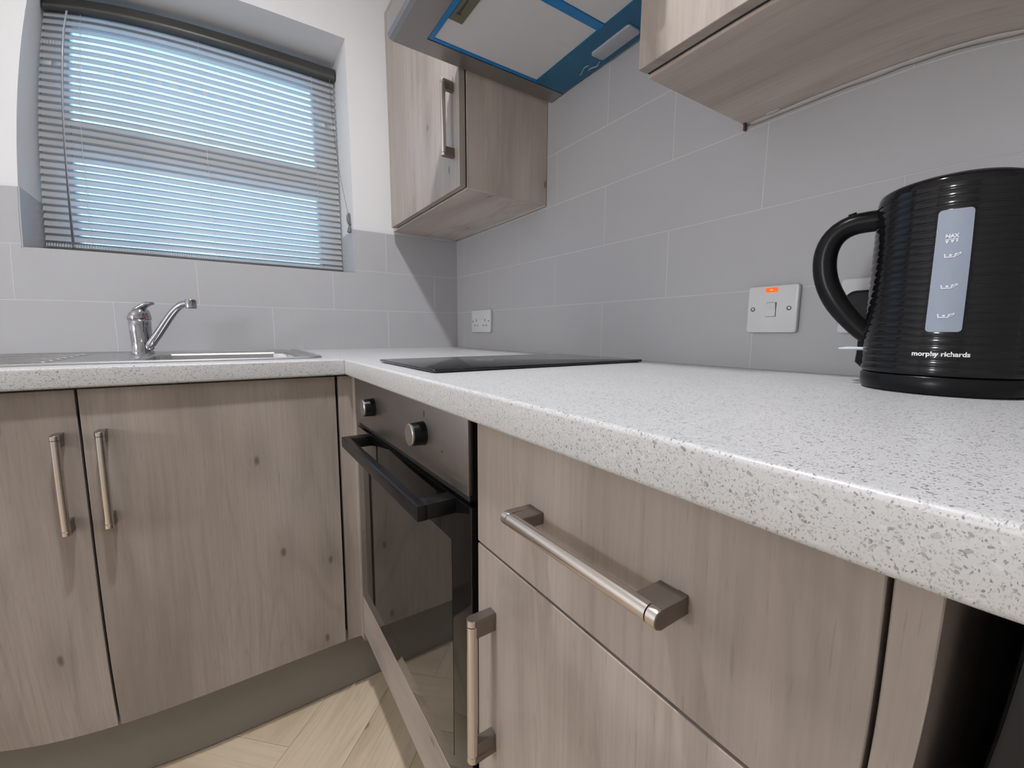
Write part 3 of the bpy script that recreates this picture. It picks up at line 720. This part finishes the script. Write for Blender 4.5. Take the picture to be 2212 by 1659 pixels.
# ================================================================== KETTLE
kx, ky = -.125, -1.540; KA = math.radians(78.6)         # azimuth of the line of sight
vw = Vector((-math.sin(KA), -math.cos(KA), 0))          # towards the viewer
lf = Vector((-math.cos(KA), math.sin(KA), 0))           # towards the handle side
kettle = thing('kettle', 'black jug kettle with grey water gauge standing on the worktop', 'kettle', (kx, ky, H))
KR = .0775
bm = bmesh.new(); lathe(bm, [(.070, H + .0008), (.0755, H + .002), (.0770, H + .006), (.0772, H + .018), (.0755, H + .0202)], (kx, ky), 72); finish(bm, 'power_base', 'kettle_satin', kettle, smooth=True, flat_angle=45)
prof = [(.0745, H + .0208), (.0768, H + .0222)]
z = H + .0225; nrib = 25; zt_ = H + .222; step = (zt_ - z) / nrib
for i in range(nrib):
    for q_ in (0.0, .12, .25, .38, .5, .62, .75, .88):
        prof.append((KR - .0007 + .0007 * math.sqrt(max(0.0, 1 - (2 * q_ - 1) ** 2)), z + step * (i + q_)))
prof += [(KR - .0006, zt_), (KR - .0008, zt_ + .003), (KR - .0024, zt_ + .0062), (KR - .006, zt_ + .0085), (KR - .012, zt_ + .0095)]
bm = bmesh.new(); lathe(bm, prof, (kx, ky), 96); finish(bm, 'jug', 'kettle_black', kettle, smooth=True, flat_angle=60)
bm = bmesh.new(); lathe(bm, [(.0655, zt_ + .0090), (.0645, zt_ + .0108), (.050, zt_ + .0125), (.010, zt_ + .0135)], (kx, ky), 48); finish(bm, 'lid', 'kettle_satin', kettle, smooth=True, flat_angle=50)
def kp(lat_left, z, out=0.0):
    """point on the jug at arc distance lat_left to the handle side of the line of sight"""
    a_ = lat_left / KR; d_ = vw * math.cos(a_) + lf * math.sin(a_)
    return Vector((kx, ky, 0)) + d_ * (KR + out) + Vector((0, 0, z))
# water gauge: curved rounded panel
def patch(name, l0, l1, z0, z1, r, out, depth, mat, parent):
    bm = bmesh.new(); nu, nv = 10, 24
    pts = rrect(l0, z0, l1, z1, r, 5)
    A = [bm.verts.new(kp(u, v, out)) for u, v in pts]; B = [bm.verts.new(kp(u, v, -depth)) for u, v in pts]
    n = len(pts); f = bm.faces.new(A)
    for i in range(n): bm.faces.new((A[i], A[(i + 1) % n], B[(i + 1) % n], B[i]))
    # slice the face into vertical strips so that it follows the curve
    for k in range(1, nu):
        u = l0 + (l1 - l0) * k / nu
        a_ = u / KR; nrm = lf * math.cos(a_) - vw * math.sin(a_); pt = kp(u, 0, out)
        bmesh.ops.bisect_plane(bm, geom=bm.verts[:] + bm.edges[:] + bm.faces[:], plane_co=pt, plane_no=nrm)
    for v in bm.verts:
        d_ = Vector((v.co.x - kx, v.co.y - ky, 0)); 
        if d_.length > KR - depth / 2: d_.normalize(); w_ = d_ * (KR + out); v.co.x, v.co.y = kx + w_.x, ky + w_.y
    return finish(bm, name, mat, parent, smooth=True, flat_angle=40)
ga = patch('water_gauge', -.0075, .0200, .9785, 1.1030, .0035, .0010, .002, 'gauge_grey', kettle); ga['label'] = 'translucent grey water gauge'
def marks(name, mat, parent, polys, out):
    bm = bmesh.new()
    for poly in polys:
        vs = [bm.verts.new(kp(u, v, out)) for u, v in poly]; bm.faces.new(vs)
        vs2 = [bm.verts.new(kp(u, v, out - .0004)) for u, v in poly]; n = len(poly)
        for i in range(n): bm.faces.new((vs[i], vs[(i + 1) % n], vs2[(i + 1) % n], vs2[i]))
    return finish(bm, name, mat, parent)
def text_on_kettle(txt, size, lat_left, z, out, mat, parent, name, bold=.0, width=None, slant=0.0):
    cu = bpy.data.curves.new('t', 'FONT'); cu.body = txt; cu.size = size; cu.offset = bold; cu.resolution_u = 3; cu.shear = slant
    to = bpy.data.objects.new('t', cu); C.objects.link(to)
    dg = bpy.context.evaluated_depsgraph_get(); me = bpy.data.meshes.new_from_object(to.evaluated_get(dg))
    xs = [v.co.x for v in me.vertices]; x0, x1 = min(xs), max(xs); k = (width / (x1 - x0)) if width else 1.0
    bm = bmesh.new(); bm.from_mesh(me); bpy.data.meshes.remove(me); bpy.data.objects.remove(to); bpy.data.curves.remove(cu)
    for v in bm.verts: v.co = kp(lat_left - (v.co.x - x0) * k, z + v.co.y, out)
    return finish(bm, name, mat, parent)
def cup(l, z, s):
    out = [[(l, z), (l - s, z), (l - s, z + .0007), (l, z + .0010)]]
    out.append([(l, z), (l + .0010, z), (l + .0018, z + s * .62), (l + .0007, z + s * .62)])
    out.append([(l - s, z), (l - s + .0009, z), (l - s - .0001, z + s * .62), (l - s - .0012, z + s * .62)])
    out.append([(l - s * .35, z + s * .2), (l - s * .65, z + s * .2), (l - s * .65, z + s * .5), (l - s * .35, z + s * .5)])
    hx = l - s - .0007
    out.append([(hx, z + s * .52), (hx - s * .5, z + s * .78), (hx - s * .5, z + s * .66), (hx, z + s * .40)])
    out.append([(hx - s * .42, z + s * .76), (hx - s * .55, z + s * .76), (hx - s * .55, z + s * .45), (hx - s * .42, z + s * .45)])
    out.append([(hx, z + s * .22), (hx - s * .5, z + s * .52), (hx - s * .5, z + s * .42), (hx, z + s * .10)])
    return out
for (l, zz) in ((.0105, 1.0545), (.0105, 1.0230), (.0103, .9930)): marks('cup_mark', 'print_pale', ga, cup(l, zz, .0066), .0014)
text_on_kettle('MAX', .0052, .0125, 1.0745, .0014, 'print_pale', ga, 'max_print', .00025, width=.0105)
marks('max_line', 'print_pale', ga, [[(.0125, 1.0735), (.0025, 1.0735), (.0025, 1.0728), (.0125, 1.0728)], [(.0125, 1.0722), (.0095, 1.0722), (.0110, 1.0685)], [(.0085, 1.0722), (.0055, 1.0722), (.0070, 1.0690)], [(.0045, 1.0722), (.0025, 1.0722), (.0035, 1.0692)]], .0014)
lg = text_on_kettle('morphy richards', .0068, .0284, .9530, .0009, 'print_white', kettle, 'brand_print', .00022, width=.0445); lg['label'] = 'white brand lettering low on the jug'
# handle
def hp(o_, z): return Vector((kx, ky, 0)) + lf * o_ + Vector((0, 0, z))
bm = bmesh.new()
hpts = [hp(.068, 1.1165), hp(.078, 1.1165)] + bez(hp(.086, 1.1165), hp(.122, 1.1175), hp(.131, 1.088), hp(.1245, 1.055), 12) + bez(hp(.1245, 1.055), hp(.119, 1.026), hp(.099, 1.000), hp(.0795, .979), 10)[1:] + [hp(.073, .973)]
nh = len(hpts); rads = [.0135] * nh
for i in range(nh):
    t_ = i / (nh - 1); rads[i] = .0128 + .0005 * math.sin(PI * t_) - (.002 * max(0, t_ - .75) * 4)
tube(bm, hpts, rads, 20, flat=(1.0, .95), up=vw); finish(bm, 'handle', 'kettle_satin', kettle, smooth=True, flat_angle=60)
bm = bmesh.new(); tube(bm, [hp(.072, .986), hp(.0730, .958), hp(.0745, .940), hp(.072, .9335)], [.010, .0085, .008, .004], 14, flat=(1.2, .5), up=vw); finish(bm, 'handle_foot', 'kettle_satin', kettle, smooth=True, flat_angle=60)
bm = bmesh.new(); tube(bm, [hp(.074, .9570), hp(.092, .9570), hp(.1020, .9565)], [.0045, .0045, .0022], 12, flat=(1.8, .55), up=Vector((0, 0, 1))); finish(bm, 'switch_lever', 'wand_clear', kettle, smooth=True, flat_angle=60)['label'] = 'pale on-off lever under the handle'
bm = bmesh.new(); tube(bm, [hp(.098, 1.1285), hp(.106, 1.1272)], [.004, .003], 10, flat=(1, .6)); finish(bm, 'lid_button', 'kettle_satin', kettle, smooth=True)

# ================================================================== BLIND
blind = thing('venetian_blind', 'white slatted venetian blind in the window recess', 'blind', (-.838, .19, 1.20))
SXL, SXR = -1.2535, -.4225
BY = .190
bm = bmesh.new(); prism(bm, rrect(.160, 1.9195, .205, 1.955, .006), 'x', SXL - .003, SXR + .0035, .002, 2); hr = finish(bm, 'head_rail', 'blind_rail', blind, smooth=True, flat_angle=40); hr['label'] = 'dark grey head rail'
def slat_mesh(x0, x1, phi):
    bm = bmesh.new(); n = 6; wd = .0125; rows = []
    for k in range(n + 1):
        s = -1 + 2 * k / n; crown = .0023 * (1 - s * s)
        y = s * wd * math.cos(phi) - crown * math.sin(phi); zz = s * wd * math.sin(phi) + crown * math.cos(phi)
        rows.append([bm.verts.new((x0, y, zz)), bm.verts.new((x1, y, zz))])
    for a, b in zip(rows, rows[1:]): bm.faces.new((a[0], a[1], b[1], b[0]))
    bmesh.ops.solidify(bm, geom=bm.faces[:], thickness=.0003)
    bmesh.ops.recalc_face_normals(bm, faces=bm.faces)
    me = bpy.data.meshes.new('slat'); bm.to_mesh(me); bm.free(); me.materials.append(MATS['slat_white']); me.shade_smooth(); me.set_sharp_from_angle(angle=math.radians(50)); return me
PHI = math.radians(56)
smA = slat_mesh(SXL, SXR, PHI)
pitch = .0213; zs = 1.9102; k = 0
while zs > 1.2280:
    inst('slat', smA, blind, (0, BY, zs), (0, random.uniform(-.0002, .0002), 0)); zs -= pitch; k += 1
bm = bmesh.new(); prism(bm, rrect(BY - .012, 1.2100, BY + .012, 1.2225, .003), 'x', SXL + .002, SXR - .002); finish(bm, 'bottom_rail', 'blind_rail', blind, smooth=True, flat_angle=40)
for x in (-1.150, -.838, -.500):
    for dy in (-.0105, .0105):
        bm = bmesh.new(); tube(bm, [(x, BY + dy, 1.915), (x, BY + dy, 1.218)], .0006, 6); finish(bm, 'ladder_cord', 'cord_white', blind)
bm = bmesh.new(); tube(bm, [(-1.186, .168, 1.915), (-1.188, .160, 1.85), (-1.187, .162, 1.235)], .0034, 6); finish(bm, 'tilt_wand', 'wand_clear', blind, smooth=True)
# pull cord drawn aside to a cleat on the right reveal
bm = bmesh.new(); tube(bm, bez((-.440, .160, 1.915), (-.440, .158, 1.75), (-.436, .14, 1.62), (-.4215, .055, 1.412), 12), .0008, 6); finish(bm, 'pull_cord', 'cord_grey', blind)
cl_ = thing('cord_cleat', 'small grey cleat wound with the blind cord on the window reveal', 'cleat', (-.418, .045, 1.395))
bm = bmesh.new(); tube(bm, [(-.4195, .055, 1.415), (-.424, .050, 1.400), (-.424, .046, 1.385), (-.4195, .040, 1.368)], [.004, .0085, .0085, .004], 10, flat=(1, .7), up=Vector((1, 0, 0))); finish(bm, 'cleat_body', 'cord_grey', cl_, smooth=True)
bm = bmesh.new()
for s in (0, 1): tube(bm, bez((-.4265, .056 - s * .004, 1.413), (-.431, .036 + s * .02, 1.40), (-.431, .060 - s * .02, 1.38), (-.4245, .040 + s * .003, 1.366), 8), .0009, 6)
finish(bm, 'cord_winding', 'cord_winding', cl_)
ts = thing('cord_tassel', 'little grey cord tassel hanging below the cleat on the reveal', 'tassel', (-.4215, .036, 1.348))
bm = bmesh.new(); lathe(bm, [(.0015, 1.366), (.0045, 1.362), (.0085, 1.345), (.0080, 1.3420)], (-.4235, .036), 14); finish(bm, 'tassel_body', 'cord_grey', ts, smooth=True, flat_angle=50)

# ================================================================== LAMP
lamp = thing('ceiling_light', 'round white ceiling light above the kitchen floor, out of view', 'ceiling light', (LAMP[0], LAMP[1], RZ))
bm = bmesh.new(); lathe(bm, [(.055, RZ - .0005), (.058, RZ - .006), (.055, RZ - .012), (.048, RZ - .013)], LAMP[:2], 36); finish(bm, 'lamp_housing', 'white_matt', lamp, smooth=True, flat_angle=40)
ld = bpy.data.lights.new('lamp', 'AREA'); ld.shape = 'DISK'; ld.size = .09; ld.energy = LAMP_W; ld.color = LAMP_COL; ld.spread = math.radians(175)
lo = bpy.data.objects.new('bulb', ld); C.objects.link(lo); lo.parent = lamp; lo.location = (0, 0, -.016)

fl = thing('fill_lamp', 'unseen fill lamp added at the far left of the room', 'added fill lamp', (FILL_LAMP[0], FILL_LAMP[1], 0))  # assumed lamp, added out of view to brighten the side wall
gx, gy, gz = FILL_LAMP
bm = bmesh.new(); lathe(bm, [(.14, .0005), (.145, .006), (.14, .018), (.02, .026)], (gx, gy), 36); finish(bm, 'fill_lamp_base', 'white_matt', fl, smooth=True, flat_angle=40)
bm = bmesh.new(); tube(bm, [(gx, gy, .02), (gx, gy, gz - .19)], .012, 12); finish(bm, 'fill_lamp_pole', 'white_matt', fl, smooth=True, flat_angle=40)
bm = bmesh.new(); lathe(bm, [(.05, gz - .20), (.06, gz - .19), (.06, gz - .175), (.03, gz - .165)], (gx, gy), 30); finish(bm, 'fill_lamp_holder', 'white_matt', fl, smooth=True, flat_angle=40)
ld = bpy.data.lights.new('lamp', 'POINT'); ld.energy = FILL_LAMP_W; ld.color = LAMP_COL; ld.shadow_soft_size = .16
lo = bpy.data.objects.new('fill_bulb', ld); C.objects.link(lo); lo.parent = fl; lo.location = (0, 0, gz)
